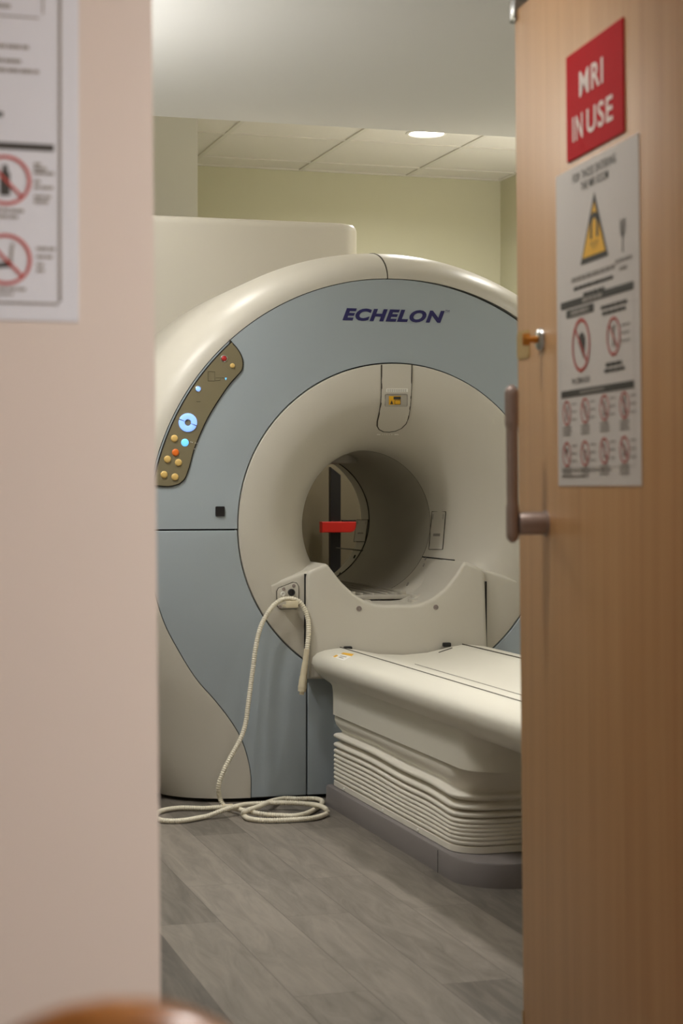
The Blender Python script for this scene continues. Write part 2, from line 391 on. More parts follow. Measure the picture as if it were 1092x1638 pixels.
def on_surf(px, py, lift=0):
    a = (px - 546) / F; d = Vector((SY + a * CY, CY - a * SY, -(py - HY) / F)); o = Vector((0, 0, CAMH)); prev = None
    rad = [(dd, r) for r, dd in PROF[3:]] + [(1.5, .3005)]
    def R(dy):
        for (d0, r0), (d1, r1) in zip(rad, rad[1:]):
            if d0 <= dy <= d1: return r0 + (r1 - r0) * (dy - d0) / (d1 - d0)
        return .3005
    y = YF + .001
    for _ in range(3000):
        p = o + d * (y / d.y)
        if math.hypot(p.x - XB, p.z - ZB) >= R(y - YF): break
        y += .0005
    n = Vector((XB - p.x, 0, ZB - p.z)).normalized(); e = .004; sl = (R(y - YF - e) - R(y - YF + e)) / (2 * e)
    return p + (n - Vector((0, 1, 0)) * sl).normalized() * lift
# laser window cover at the top of the funnel
LC = [(610, 583.5), (610, 620), (609, 645), (606, 662), (603.2, 674), (603, 681), (606, 686), (613, 689.5), (622, 690), (632, 688.5), (642, 684), (649, 677), (652.5, 668), (655, 652), (656.5, 635), (657.5, 610), (658, 583.5)]
bm = NB(); rows = []
def span(py):
    xs = []
    for (x0, y0), (x1, y1) in zip(LC, LC[1:]):
        if (y0 - py) * (y1 - py) <= 0 and y0 != y1: xs.append(x0 + (x1 - x0) * (py - y0) / (y1 - y0))
    return (min(xs), max(xs)) if len(xs) > 1 else None
for k in range(33):
    py = 583.6 + (689.8 - 583.6) * (1 - (1 - k / 32) ** 1.3)
    s_ = span(py)
    if s_: rows.append([on_funnel(s_[0] + (s_[1] - s_[0]) * j / 10, py, .004) for j in range(11)])
cover = obj('laser_cover', grid(rows), M['beige'], scan, 50)
obj('cover_joint', tube([on_funnel(x, y, .002) for x, y in LC], .0032, 6), M['gap'], scan)
def fquad(name, m, x0, y0, x1, y1, lift, parent):
    return obj(name, grid([[on_funnel(x0 + (x1 - x0) * i / 4, y0 + (y1 - y0) * j / 4, lift) for i in range(5)] for j in range(5)]), m, parent, 60)
fquad('white_label', M['white'], 617, 621.5, 651.5, 627, .0048, cover)
bm = NB()
for yy in (623, 625.2):
    for k in range(9): add_grid(bm, [[on_funnel(618.5 + k * 3.5 + i * 2.6, yy + j * .9, .0053) for i in range(2)] for j in range(2)])
obj('label_print', bm, M['grey'], cover, 0)
fquad('window_recess', M['beige_dull'], 615, 630, 651, 650, .0046, cover)
obj('recess_edge', tube([on_funnel(x, y, .005) for x, y in ((615, 648), (615.5, 631), (618, 630.2), (648, 630.2), (650.5, 631), (650.5, 648))], .0016, 6), M['grey'], cover)
cs = fquad('caution_label', M['yellow'], 621, 633, 640, 646.5, .0054, cover)
bm = NB()
for q in ((628.5, 634, 640, 638.5), (630.5, 639.3, 639.6, 639.9), (630.5, 645.4, 639.6, 646.2), (630.2, 639.3, 630.8, 646.2), (639.3, 639.3, 640, 646.2)):
    add_grid(bm, [[on_funnel(q[0] + (q[2] - q[0]) * i, q[1] + (q[3] - q[1]) * j, .006) for i in range(2)] for j in range(2)])
bm.faces.new([bm.verts.new(on_funnel(x, y, .006)) for x, y in ((623, 645.5), (628, 645.5), (625.5, 639.5))])
obj('caution_print', bm, M['dark'], cs, 0)
bm = NB()
for (x, w) in ((602.5, 5.5), (611, .8), (614.5, .8), (618, 1), (622, .8), (626, 1), (630.5, 6.5)): add_grid(bm, [[on_funnel(x + w * i, 694 + 1.6 * j, .001) for i in range(2)] for j in range(2)])
obj('funnel_print', bm, M['white'], scan, 0)
# small hatches on the two rings
def hatch(x0, y0, x1, y1, skew, parent, hm):
    g = lambda u, v, l: on_surf(x0 + (x1 - x0) * u + skew * v, y0 + (y1 - y0) * v, l)
    h_ = obj('ring_hatch', grid([[g(i / 6, j / 6, .0015) for i in range(7)] for j in range(7)]), hm, parent, 60)
    obj('hatch_joint', tube([g(u, v, .001) for u, v in ((0, 0), (1, 0), (1, .5), (1, 1), (.5, 1), (0, 1), (0, .5))], .0017, 6, True), M['gap'], h_)
    for u in (.12, .86): obj('hatch_latch', grid([[g(u + .06 * (i - .5), .06 + .14 * j, .0025) for i in range(2)] for j in range(2)]), M['latch'], h_, 0)
    obj('hatch_print', grid([[g(.25 + .5 * i, .58 + .07 * j, .0025) for i in range(2)] for j in range(2)]), M['grey'], h_, 0)
hatch(691, 818.5, 713, 879, -5, scan, M['beige'])
hatch(571, 831.5, 589, 866.5, -5, scan, M['beige'])
# joints of the lower liner shells
obj('lower_joint', tube([on_surf(676 + (727 - 676) * k / 8, 891 + 5.5 * k / 8, .001) for k in range(9)], .003, 6), M['black'], scan)
obj('lower_joint', tube([on_bore(538 + (580 - 538) * k / 8, 876.5 + 4.5 * k / 8, .001) for k in range(9)], .003, 6), M['gap'], scan)
for (px, py) in ((567, 890.5), (543, 919), (681, 894), (678, 904), (652, 935)):
    obj('liner_slot', tube([on_surf(px - 1, py + 2.2, .001), on_surf(px + 1, py - 2.2, .001)], .0035, 6), M['black'] if px < 600 else M['latch'], scan)
# lower fairing, level with the round front
RL = at(433, 933, YF); RM = at(499, 911, YF); RR = (2 * XB - RL.x, RL.z)
aL = math.atan2(RL.z - ZB, RL.x - XB) % (2 * PI)
NR = .325
an = lambda x: math.asin((ZB - RM.z) / NR)
notch = arc(XB, ZB, NR, -an(0) + 2 * PI, PI + an(0), 40)
pl = notch + [(RM.x, RM.z), (RL.x, RL.z)] + arc(XB, ZB, .56, math.asin((ZB - RL.z + .04) / .56) + PI, 2 * PI - math.asin((ZB - RL.z + .04) / .56), 60) + [RR, (2 * XB - RM.x, RM.z)]
obj('lower_fairing', prism(pl, YF - .0006, YF + .3, .016, 4, XZ, lambda e: all(v.co.z > RL.z - .001 for v in e.verts) and not all(math.hypot(v.co.x - XB, v.co.z - ZB) < NR + .002 for v in e.verts)), M['beige'], scan, 40)
# bore bridge with the u-shaped notch
YBR = YF - .02
bp_ = [(490, 1085), (490, 924), (491, 918), (494, 914), (499, 911), (522, 902), (526, 904.5), (530, 910), (546, 931), (563.6, 948), (581, 959.5), (599, 965.5), (612, 967), (631, 967), (656, 967), (671, 965.5), (692, 956), (710, 942), (729, 919), (739, 903), (744, 899), (750, 900), (763.6, 906), (771, 911), (774.5, 917), (775.5, 953), (776, 1085)]
bpz = [(lambda p: (p.x, p.z))(at(x, y, YBR)) for x, y in bp_]
bm = prism(bpz, YBR, YF + .46, .015, 4)
for v_ in bm.verts:
    if v_.co.y < YF + .1: v_.co.y -= .08 * max(0, .9 - v_.co.z)
br = obj('bore_bridge', bm, M['beige'], scan, 40)
obj('bridge_joint', tube([at(488.8, y, YF - .005) for y in (918, 960, 1000, 1060)], .006, 6), M['black'], scan)
obj('bridge_joint', tube([at(777, y, YF - .0035) for y in (930, 960, 1000, 1040)], .0035, 6), M['black'], scan)
for (px, py) in ((574, 973.5), (697, 971.5)):
    obj('bolt', lathe(at(px, py, YBR - .0145), (0, -1, 0), [(.0, .003), (.0045, .003), (.006, .001), (.0095, .0025), (.0105, .001), (.0105, -.004)], 20), M['bolt'], br, 40)
# bed rails lying in the bore
zb_ = ZB - .3005 + .022
bm = box((XB - .135, YF + .22, zb_ - .022), (XB + .135, YF + 1.5, zb_ - .004), .004)
bed = obj('bore_bed', bm, M['beige_dull'], scan, 40)
for dx, w, h in ((-.105, .010, .010), (-.07, .005, .004), (-.02, .004, .003), (.035, .005, .004), (.075, .005, .004), (.108, .010, .010)):
    obj('bed_rail', box((XB + dx - w, YF + .23, zb_ - .005), (XB + dx + w, YF + 1.5, zb_ + h), .0015), M['beige_dull'], bed, 40)
for sx in (-1, 1):
    for k in range(2): obj('roller_block', box((XB + sx * (.10 + .035 * k) - .016, YF + .06 + .07 * k, ZB - .318), (XB + sx * (.10 + .035 * k) + .016, YF + .11 + .07 * k, ZB - .292 + .014 * k), .003), M['beige'], bed, 40)
# nameplate lettering
def on_face(u, v, d): return (u, face_y(u, v) - d, v)
p0 = at(547.5, 512.5, YF); p1 = at(711, 493, YF)
obj('nameplate_lettering', text_bm('ECHELON', on_face, p0.x, p0.z, p1.x - p0.x, .0485, .0015, .28, .048), M['navy'], scan, 0)
p2 = at(712, 502, YF)
obj('trademark_lettering', text_bm('TM', on_face, p2.x, p2.z + .004, .018, .011, .0015, .28), M['navy'], scan, 0)
# control panel
cp = [(366, 543), (378, 555), (386, 568), (389, 580), (388, 590), (384, 597), (367, 616), (348, 643.6), (331.6, 671), (318, 701), (309.7, 723), (304, 745), (297, 764.5), (291, 771.5), (284, 776), (268.5, 779.3), (246, 777.5)]
cpp = [(lambda p: (p.x, p.z))(at(x, y, YF)) for x, y in cp]
aa = [math.atan2(p[1] - ACZ, p[0] - ACX) % (2 * PI) for p in (cpp[-1], cpp[0])]
aB = PI - math.asin((cpp[-1][1] - ACZ) / (AR - .008))
cpp = [(p.x, p.y) for p in spline([(a, b, 0) for a, b in cpp], 3)][:-1]
cpp += arc(ACX, ACZ, AR - .008, aB, aa[1], 24)
onp = lambda u, v, d: (u, face_y(u, v) - d, v)
def inset(P, k):
    cxm = sum(p[0] for p in P) / len(P); czm = sum(p[1] for p in P) / len(P); n = len(P); out = []
    for i in range(n):
        a, b = Vector(P[i - 1]), Vector(P[(i + 1) % n]); t = (b - a).normalized(); nn = Vector((-t.y, t.x))
        out.append(tuple(Vector(P[i]) + nn * k))
    return out
area = sum(cpp[i][0] * cpp[(i + 1) % len(cpp)][1] - cpp[(i + 1) % len(cpp)][0] * cpp[i][1] for i in range(len(cpp)))
sg = 1 if area > 0 else -1
pan = obj('control_panel', prism(cpp, .004, -.03, 0, 2, onp), M['black'], scan, 40)
obj('panel_face', prism(inset(cpp, sg * .0045), .007, .001, 0, 2, onp), M['olive'], pan, 40)
def button(name, m, px, py, r, h=.006, ring=None):
    p = at(px, py, YF - .008); y = face_y(p.x, p.z) - .007
    b = obj(name, lathe((p.x, y, p.z), (0, -1, 0), [(0, h), (r * .6, h * .97), (r * .86, h * .75), (r, h * .35), (r, -.002)], 24), m, pan, 40)
    if ring: obj('button_bezel', lathe((p.x, y, p.z), (0, -1, 0), [(r * 1.02, -.001), (r * 1.02, .003), (r * 1.28, .002), (r * 1.28, -.001)], 24), ring, b, 40)
    return b
button('red_button', M['redb'], 358.3, 573.5, .0105, .006, M['chrome'])
button('amber_button', M['amber'], 371.7, 585, .0095)
button('lit_button', M['led'], 316.8, 622, .0095, .004, M['chrome'])
for (px, py) in ((278.7, 701.3), (267.8, 734.6), (285.3, 740), (262.3, 759.2), (279.7, 763)): button('amber_button', M['amber'], px, py, .0135)
button('orange_button', M['orange'], 280.6, 723.8, .0135)
button('lit_button', M['led2'], 295.7, 708, .0145, .004)
pr = at(299.6, 676, YF); yy = face_y(pr.x, pr.z) - .0075
for a0 in (-.35, PI - .35):                      # ring-shaped lit rocker, two halves
    rows = []
    for (r, d) in ((.0125, 0), (.0125, .004), (.016, .005), (.031, .005), (.035, .003), (.035, 0)):
        rows.append([(pr.x + r * math.cos(a0 + .06 + (PI - .12) * k / 20), yy - d, pr.z + r * math.sin(a0 + .06 + (PI - .12) * k / 20)) for k in range(21)])
    obj('rocker_half', grid(rows), M['led'], pan, 40)
bm = NB()
def pstroke(bm, pts, w, d=.0076):
    q = [at(x, y, YF) for x, y in pts]
    add_tube(bm, [(p.x, face_y(p.x, p.z) - d, p.z) for p in q], w, 5)
pstroke(bm, [(332, 594.5), (343, 594.5), (343, 609.5), (332, 609.5), (332, 594.5)], .0007)
pstroke(bm, [(343, 608.5), (351, 608.5), (352, 604.5), (359, 604.5)], .0007); pstroke(bm, [(344, 604.5), (352, 604.5)], .0007)
obj('panel_print', bm, M['oline'], pan, 0)
bm = NB(); pstroke(bm, [(313.5, 642.6), (320, 642.6)], .001)
obj('panel_print', bm, M['oline'], pan, 0)
bm = NB()
for k, (x, y) in enumerate(((303.5, 706.8), (306, 707.5), (311, 708.6), (314, 709), (310, 718))): pstroke(bm, [(x, y), (x + 1.6, y + .3)], .0012)
obj('panel_symbols', bm, M['white'], pan, 0)
p = [at(x, y, YF) for x, y in ((358.8, 604.5), (362, 604.5), (360.4, 608.5))]
obj('arrow_light', prism([(q.x, q.z) for q in p], .0085, .006, 0, 2, onp), M['led2'], pan, 0)
# black square port
p0 = at(344.5, 826, YF); p1 = at(359, 810, YF)
prt = obj('sensor_port', prism(rrect(p0.x, p0.z, p1.x, p1.z, .004), YF - .006, YF + .02, .002), M['blackp'], scan, 40)
# connector plate with hose hook
cpl = [(442.5, 946), (445, 941), (468, 931.8), (474, 933), (477, 938), (477, 969), (474, 973.3), (448, 974), (443, 969)]
cq = [(lambda p: (p.x, p.z))(at(x, y, YF - .002)) for x, y in cpl]
cn = obj('connector_plate', prism(cq, YF - .006, YF, .002), M['beige'], scan, 40)
obj('plate_joint', tube([(x, YF - .003, z) for x, z in cq], .0024, 6, True), M['gap'], cn)
p = at(465.6, 947.5, YF - .006); obj('black_socket', lathe(p, (0, -1, 0), [(0, .006), (.006, .006), (.007, .012), (.012, .012), (.0135, .009), (.0135, -.002)], 22), M['blackp'], cn)
p = at(452.2, 950.2, YF - .006); obj('white_socket', lathe(p, (0, -1, 0), [(0, .002), (.004, .002), (.005, .006), (.0085, .006), (.0095, .003), (.0095, -.002)], 20), M['white'], cn)
for (x, y) in ((453.7, 942.2), (469.8, 937), (447.5, 970.5), (472.5, 969.5)): obj('screw', lathe(at(x, y, YF - .006), (0, -1, 0), [(0, .002), (.006, .002), (.007, 0), (.007, -.002)], 14), M['bolt'], cn)
p = at(461, 965, YF - .006)
bm = box((p.x - .024, YF - .064, p.z - .014), (p.x + .024, YF - .0065, p.z - .004), .003); add_box(bm, (p.x - .024, YF - .066, p.z - .014), (p.x + .024, YF - .056, p.z + .012), .003)
obj('hose_hook', bm, M['plug'], cn, 40)
# tall rear housing
yb = 7.6; pR = at(577, 357, yb); rh = .075
outl = rrect(.95, yb, pR.x, 8.3, rh, 8); rows = []
for (ins, z) in ((0, 1.3), (0, pR.z - .035), (.004, pR.z - .018), (.012, pR.z - .006), (.03, pR.z), (.3, pR.z + .001)):
    cxm, cym = (.95 + pR.x) / 2, (yb + 8.3) / 2; hx, hy = (pR.x - .95) / 2, (8.3 - yb) / 2
    rows.append([(cxm + (x - cxm) * (hx - ins) / hx, cym + (y - cym) * (hy - ins) / hy, z) for x, y in outl])
obj('rear_housing', grid(rows, True, True), M['beige'], scan, 50)

# ------------------------------------------------------------------ the patient table
tab = thing('patient_table', 'cream patient table on pleated bellows and grey plinth in front of the scanner', 'patient table', (XB, 5.6, 0))
YT1, YT0 = 6.63, 4.15
sec = [(-.300, .455), (-.335, .478), (-.362, .505), (-.374, .53), (-.370, .552), (-.352, .568), (-.32, .578), (-.28, .583), (-.252, .584), (-.248, .581), (-.243, .583), (-.20, .577), (-.10, .5565), (0, .5505)]
sec = sec + [(-x, z) for x, z in sec[::-1][1:]]
rows = []
for (y, k, dz) in ((YT1, .93, -.012), (YT1 - .012, .965, -.005), (YT1 - .03, .985, -.001), (YT1 - .06, .995, 0), (YT1 - .11, 1, 0), (5.4, 1, 0), (YT0 + .12, 1, 0), (YT0 + .05, .985, 0), (YT0 + .015, .95, -.006), (YT0, .90, -.02)):
    rows.append([(XB + x * k if abs(x) > .26 else XB + x, y, z + (dz if abs(x) > .26 else dz * .3)) for x, z in sec])
dk = obj('table_top', grid(rows, True, True), M['table'], tab, 40)
obj('edge_joint', tube([(XB - .248, y, .5835) for y in (YT1 - .005, 5.5, YT0 + .01)], .0026, 6), M['gap'], dk)
obj('edge_joint', tube([(XB + .248, y, .5835) for y in (YT1 - .005, 5.5, YT0 + .01)], .0026, 6), M['gap'], dk)
obj('deck_joint', tube([(XB - .1, YT1 - .45, .558), (XB - .1, YT0 + .05, .558)], .0012, 6), M['grey'], dk)
obj('deck_joint', tube([(XB + .12, YT1 - .09, .5625), (XB + .185, YT1 - .06, .5755)], .0016, 6), M['gap'], dk)
for (px, py) in ((556, 1035.5), (714, 1029.5)):
    p = at(px, py, YT1 + .004); obj('end_latch', box((p.x - .016, YT1 - .008, p.z - .012), (p.x + .016, YT1 + .012, p.z + .004), .004), M['black'], tab, 40)
# warning sticker on the left shoulder
from mathutils.bvhtree import BVHTree
deck_tree = BVHTree.FromPolygons([v_.co.copy() for v_ in dk.data.vertices], [tuple(p.vertices) for p in dk.data.polygons])
def on_top(px, py):
    a = (px - 546) / F; d = Vector((SY + a * CY, CY - a * SY, -(py - HY) / F)).normalized()
    hit, n, _, _ = deck_tree.ray_cast(Vector((0, 0, CAMH)), d)
    return hit + (n if n.dot(d) < 0 else -n) * .0007
def sq(name, m, q, parent, lift=0):
    bm = NB(); rows = []
    for j in range(4):
        l = [q[0][k] + (q[3][k] - q[0][k]) * j / 3 for k in (0, 1)]; r = [q[1][k] + (q[2][k] - q[1][k]) * j / 3 for k in (0, 1)]
        rows.append([on_top(l[0] + (r[0] - l[0]) * i / 3, l[1] + (r[1] - l[1]) * i / 3) + Vector((0, 0, lift)) for i in range(4)])
    return obj(name, grid(rows), m, parent, 60)
st = sq('warning_sticker', M['white'], [(530, 1051), (541, 1046.5), (562, 1050), (550, 1057)], dk)
sq('sticker_band', M['yellow'], [(545, 1046), (549, 1044), (566, 1046.5), (562, 1050)], dk)
sq('sticker_symbol', M['yellow'], [(532, 1050.8), (538, 1047.8), (541, 1049.3), (536, 1052)], st, .0006)
for (a, b) in (((543, 1050), (555, 1052)), ((541, 1052), (550, 1054))):
    sq('sticker_print', M['grey'], [(a[0], a[1]), (a[0] + 2, a[1] - .8), (b[0], b[1] - .8), (b[0] - 2, b[1])], st, .0006)
# plan outlines: rounded rectangles round the table axis
def plan(hw, y0, y1, r, z, rb=.03, sag=None):
    pts = []
    for (cx_, cy_, a0, rr) in ((XB + hw - rb, y1 - rb, 0, rb), (XB - hw + rb, y1 - rb, PI / 2, rb), (XB - hw + r, y0 + r, PI, r), (XB + hw - r, y0 + r, 1.5 * PI, r)):
        pts += [(cx_ + rr * math.cos(a0 + PI / 2 * k / 10), cy_ + rr * math.sin(a0 + PI / 2 * k / 10)) for k in range(11)]
    # denser stations along the long sides
    out = []
    for i in range(len(pts)):
        a, b = pts[i], pts[(i + 1) % len(pts)]; d = math.hypot(b[0] - a[0], b[1] - a[1]); n = 24 if d > .25 else 1
        for k in range(n): out.append((a[0] + (b[0] - a[0]) * k / n, a[1] + (b[1] - a[1]) * k / n))
    return [(x, y, z + (sag(x, y) if sag else 0)) for x, y in out]
rows = [plan(.300, 5.04, 6.53, .12, .348), plan(.312, 5.03, 6.53, .13, .345), plan(.312, 5.03, 6.53, .13, .40), plan(.313, 5.025, 6.53, .13, .43), plan(.316, 5.0, 6.53, .13, .452), plan(.323, 4.95, 6.55, .14, .472), plan(.335, 4.85, 6.58, .15, .492), plan(.345, 4.7, 6.58, .16, .51)]
obj('table_skirt', grid(rows, True, True), M['table'], tab, 40)
# bellows: a slack fold on top, tight pleats below
rows = []
z = .345
prof = [(.298, .345, 0), (.303, .338, 0), (.304, .326, .1), (.299, .308, .4), (.287, .292, .8), (.281, .283, 1), (.284, .277, 1)]
ridges = [(.267, 1), (.234, 1), (.211, 1), (.191, .95), (.174, .8), (.158, .6), (.142, .4), (.126, .25), (.110, .12)]
for k, (zr, w) in enumerate(ridges):
    for a in (60, 36, 12, -12, -36, -60): prof.append((.299 + .008 * math.cos(math.radians(a)), zr + .0068 * math.sin(math.radians(a)) / .87, w))
    zn = ridges[k + 1][0] if k < 8 else .094
    prof.append((.284, (zr + zn) / 2, w))
prof += [(.300, .099, 0), (.306, .097, 0), (.306, .078, 0)]
def sagf(w):
    return lambda x, y: w * (-.007 * math.exp(-((y - 5.75) / .3) ** 2) * (1 if x < XB else .6) - .02 * math.exp(-((y - 5.2) / .2) ** 2) + .0025 * math.sin(y * 7 + x * 5))
for (hw, z, w) in prof: rows.append(plan(hw, 5.17 + (.306 - hw), 6.54 + hw - .306, .10, z, .03, sagf(w)))
bel = obj('bellows', grid(rows, True, True), M['rubber'], tab, 70)
for y in (6.38, 5.92, 5.55): obj('bellows_stud', lathe((XB - .306, y, .086), (-1, 0, 0), [(0, .004), (.005, .003), (.006, 0)], 12), M['white'], bel)
# grey plinth
rows = [plan(.327, 5.02, 6.572, .17, .0), plan(.327, 5.02, 6.572, .17, .068), plan(.324, 5.023, 6.569, .17, .074), plan(.318, 5.03, 6.56, .17, .076)]
pln = obj('plinth', grid(rows, True, True), M['plinth'], tab, 40)
obj('plinth_joint', box((XB - .3280, 5.3, .0), (XB - .3262, 5.302, .07)), M['black'], pln, 0)

# ------------------------------------------------------------------ the hose
hs = thing('corrugated_hose', 'cream corrugated hose hooked on the scanner front and coiled on the floor', 'hose', (1.7, 6.5, 0))
pl = [at(x, y, YF - d) for x, y, d in ((490.3, 1042, .062), (492.5, 1022, .058), (493.5, 1000, .052), (489, 979, .044), (480, 964, .04), (470, 958.5, .04), (460, 957.5, .04), (449, 960, .04), (437, 969, .042), (426, 984, .045), (416, 1005, .05), (409, 1035, .06), (405, 1065, .066), (401, 1095, .07), (397, 1125, .08), (392, 1160, .09), (383, 1185, .10), (368, 1212, .11), (355.5, 1238, .12), (349.5, 1258, .12), (351.5, 1276, .108))]
co = [(359, 1290), (372, 1292.5), (404, 1299.5), (430, 1303.5), (468, 1305), (492, 1300.5), (510, 1290), (515, 1284), (512, 1279.5), (498, 1277.4), (474, 1277.8), (451, 1278), (430, 1283), (413, 1290.5), (393, 1297.5), (389.5, 1303.5), (398, 1309.5), (427.5, 1312.5), (474, 1311), (504, 1308), (522, 1302), (521, 1294.5), (510, 1289), (492, 1286), (451, 1284), (404, 1286), (381, 1289), (357, 1296), (328, 1306.5), (293, 1312.5), (260, 1312.5), (248.5, 1306.5), (257, 1297.5), (287, 1292.5), (325, 1293), (348, 1291.5), (364, 1290.5)]
up = {1: .012, 2: .012, 12: .024, 13: .026, 14: .024, 21: .02, 22: .024, 23: .022, 24: .022, 25: .022, 26: .03, 27: .022, 35: .0}
fl = [at_z(x, y, .0105 + up.get(i, 0) * .8) for i, (x, y) in enumerate(co)]
path = [Vector((p.x, p.y, max(p.z, .0105))) for p in spline(pl + fl, 10)]
def resample(P, step):
    out = [P[0]]; acc = 0
    for a, b in zip(P, P[1:]):
        d = (b - a).length
        while acc + d >= step:
            t = (step - acc) / d; a = a + (b - a) * t; out.append(a); d = (b - a).length; acc = 0
        acc += d
    return out
path = resample(path, .0021)
HR = .0092
obj('hose_tube', tube(path, lambda i: HR * (1.05, .97, .80, .97)[i % 4], 12), M['hose'], hs, 80)
plg = [at(x, y, YF - .062) for x, y in ((490.5, 1038), (488.8, 1052), (486.8, 1070), (485, 1085), (483.6, 1098), (482.8, 1106))]
plg = spline(plg, 6); npl = len(plg)
pg = obj('hose_plug', tube(plg, lambda i: .0105 + .0055 * min(1, max(0, (i - 6) / 14)) + (.001 if i in (24, 25) else 0) - (.0012 if i in (8, 16) else 0), 16), M['plug'], hs, 60)
obj('plug_tip', tube([plg[-1] - Vector((0, 0, -.002)), plg[-1] + (plg[-1] - plg[-3]).normalized() * .012], .0095, 14), M['plug'], pg, 40)
obj('hose_end', tube([path[-1] - (path[-1] - path[-8]).normalized() * .02, path[-1] + (path[-1] - path[-8]).normalized() * .02], .0105, 14), M['plug'], hs, 40)

# ------------------------------------------------------------------ seen through the bore
ps = thing('equipment_post', 'slim black post with a red crossbar seen through the bore', 'post', (2.716, 9.2, 0))
p0 = at(529, 747, 9.2); p1 = at(545, 760, 9.2)
bm = NB(); add_prism(bm, [(p0.x, .02), (p1.x, .02), (p1.x, p1.z), (p0.x, p0.z)], XZ, 9.2, 9.24, .002)
obj('upright', bm, M['blackp'], ps, 0)
obj('foot', box((p0.x - .14, 9.08, 0), (p1.x + .14, 9.36, .022), .006), M['blackp'], ps, 0)
a_, b_ = at(515, 852, 9.15), at(569.5, 834.5, 9.15)
obj('crossbar', prism([(a_.x, a_.z), (b_.x - .03, a_.z), (b_.x - .012, a_.z + .006), (b_.x, a_.z + .025), (b_.x, b_.z), (a_.x, b_.z)], 9.15, 9.2, .004), M['redp'], ps, 0)
obj('crossbar_cap', box((p1.x, 9.155, b_.z), (b_.x, 9.195, b_.z + .008)), M['blackp'], ps, 0)

cb = thing('added_dark_cabinet', 'added taupe cabinet that darkens the view through the bore', 'cabinet', (2.5, 9.5, 0))  # added so that the view through the bore reads dim
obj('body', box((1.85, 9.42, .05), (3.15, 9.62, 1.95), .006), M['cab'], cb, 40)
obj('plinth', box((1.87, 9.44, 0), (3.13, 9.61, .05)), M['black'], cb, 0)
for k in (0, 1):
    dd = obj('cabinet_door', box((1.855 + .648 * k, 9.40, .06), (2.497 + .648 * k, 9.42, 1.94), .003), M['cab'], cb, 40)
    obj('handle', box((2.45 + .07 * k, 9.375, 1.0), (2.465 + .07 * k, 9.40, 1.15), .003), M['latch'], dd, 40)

# ------------------------------------------------------------------ door, its hardware and its signs
DZ0, DX0, DK = 3.4, .3318, .202
def duv(px, py):
    pxh = px - (py - HY) * .0086
    s = (pxh - 546) / F; Z = (DX0 + DK * DZ0) / (s + DK)
    return ((DZ0 - Z) * math.sqrt(1 + DK * DK), -(py - HY) / F * Z)
e0 = cam_pt(DX0, DZ0, 0); e1 = cam_pt(DX0 + DK * 1.0, DZ0 - 1.0, 0)
dx = (e1 - e0).normalized(); up_ = Vector((0, 0, 1)); dn = dx.cross(up_)
B = Matrix((dx, up_, dn)).transposed().to_4x4()
DM = Matrix.Translation((e0.x, e0.y, CAMH)) @ B @ Matrix.Rotation(.009, 4, 'X')
DW = .93; DT = duv(830, 12)[1]
door = thing('door_1', None, None, mtx=DM); tag(door, 'light maple veneer door standing open at the right', 'door', None, 'structure')
LO = dict(local=True)
leaf = obj('door_leaf', box((0, -1.19, -.045), (DW, DT, 0), .003), M['door'], door, 40, True)
hu = duv(873, 836)[0]; hv = duv(860, 836)[1]
v0, v1 = duv(820, 862)[1], duv(820, 625)[1]
hd = obj('door_handle', lathe((hu, hv, 0), (0, 0, 1), [(.0, .052), (.018, .052), (.0205, .049), (.0205, .004), (.023, .003), (.0235, 0)], 28), M['bronze'], door, 40, True)
hz = .062
def bar_pts(a, b, n=16): return [(hu, a + (b - a) * k / n, hz) for k in range(n + 1)]
L = v1 - v0
obj('handle_lever', tube(bar_pts(v0, v1, 40), lambda i: .0118 * (math.sqrt(max(.08, 1 - (1 - min(i, 40 - i) / 2) ** 2)) if min(i, 40 - i) < 2 else 1) * (1.0 if i < 30 else 1.06) * (.9 if 9 < i < 30 else 1), 16), M['bronze'], hd, 50, True)
db = duv(866, 543); lk = obj('deadbolt', lathe((db[0], db[1], 0), (0, 0, 1), [(0, .010), (.012, .010), (.0185, .007), (.021, .002), (.021, 0)], 28), M['chrome'], door, 40, True)
bm = lathe((db[0], db[1], 0), (0, 0, 1), [(0, .032), (.006, .031), (.007, .026), (.0055, .02), (.0075, .009), (.0075, .006)], 18)
add_box(bm, (db[0] - .004, db[1] - .011, .022), (db[0] + .004, db[1] + .011, .036), .003)
obj('thumb_turn', bm, M['amberm'], lk, 40, True)
a, b = duv(834.5, 552), duv(847, 552); va, vb = duv(840, 574)[1], duv(840, 528)[1]
obj('edge_plate', prism(rrect(.001, va, b[0], vb, .012), .0012, -.001, 0, 2, UV), M['brass'], door, 0, True)
obj('corner_bracket', box((-.016, DT - .02, -.03), (.02, DT + .022, .006), .004), M['chrome'], door, 40, True)
obj('kick_corner', prism([(.0, -1.19), (.055, -1.19), (.0, -.985)], .0015, -.002, 0, 2, UV), M['brass'], door, 0, True)

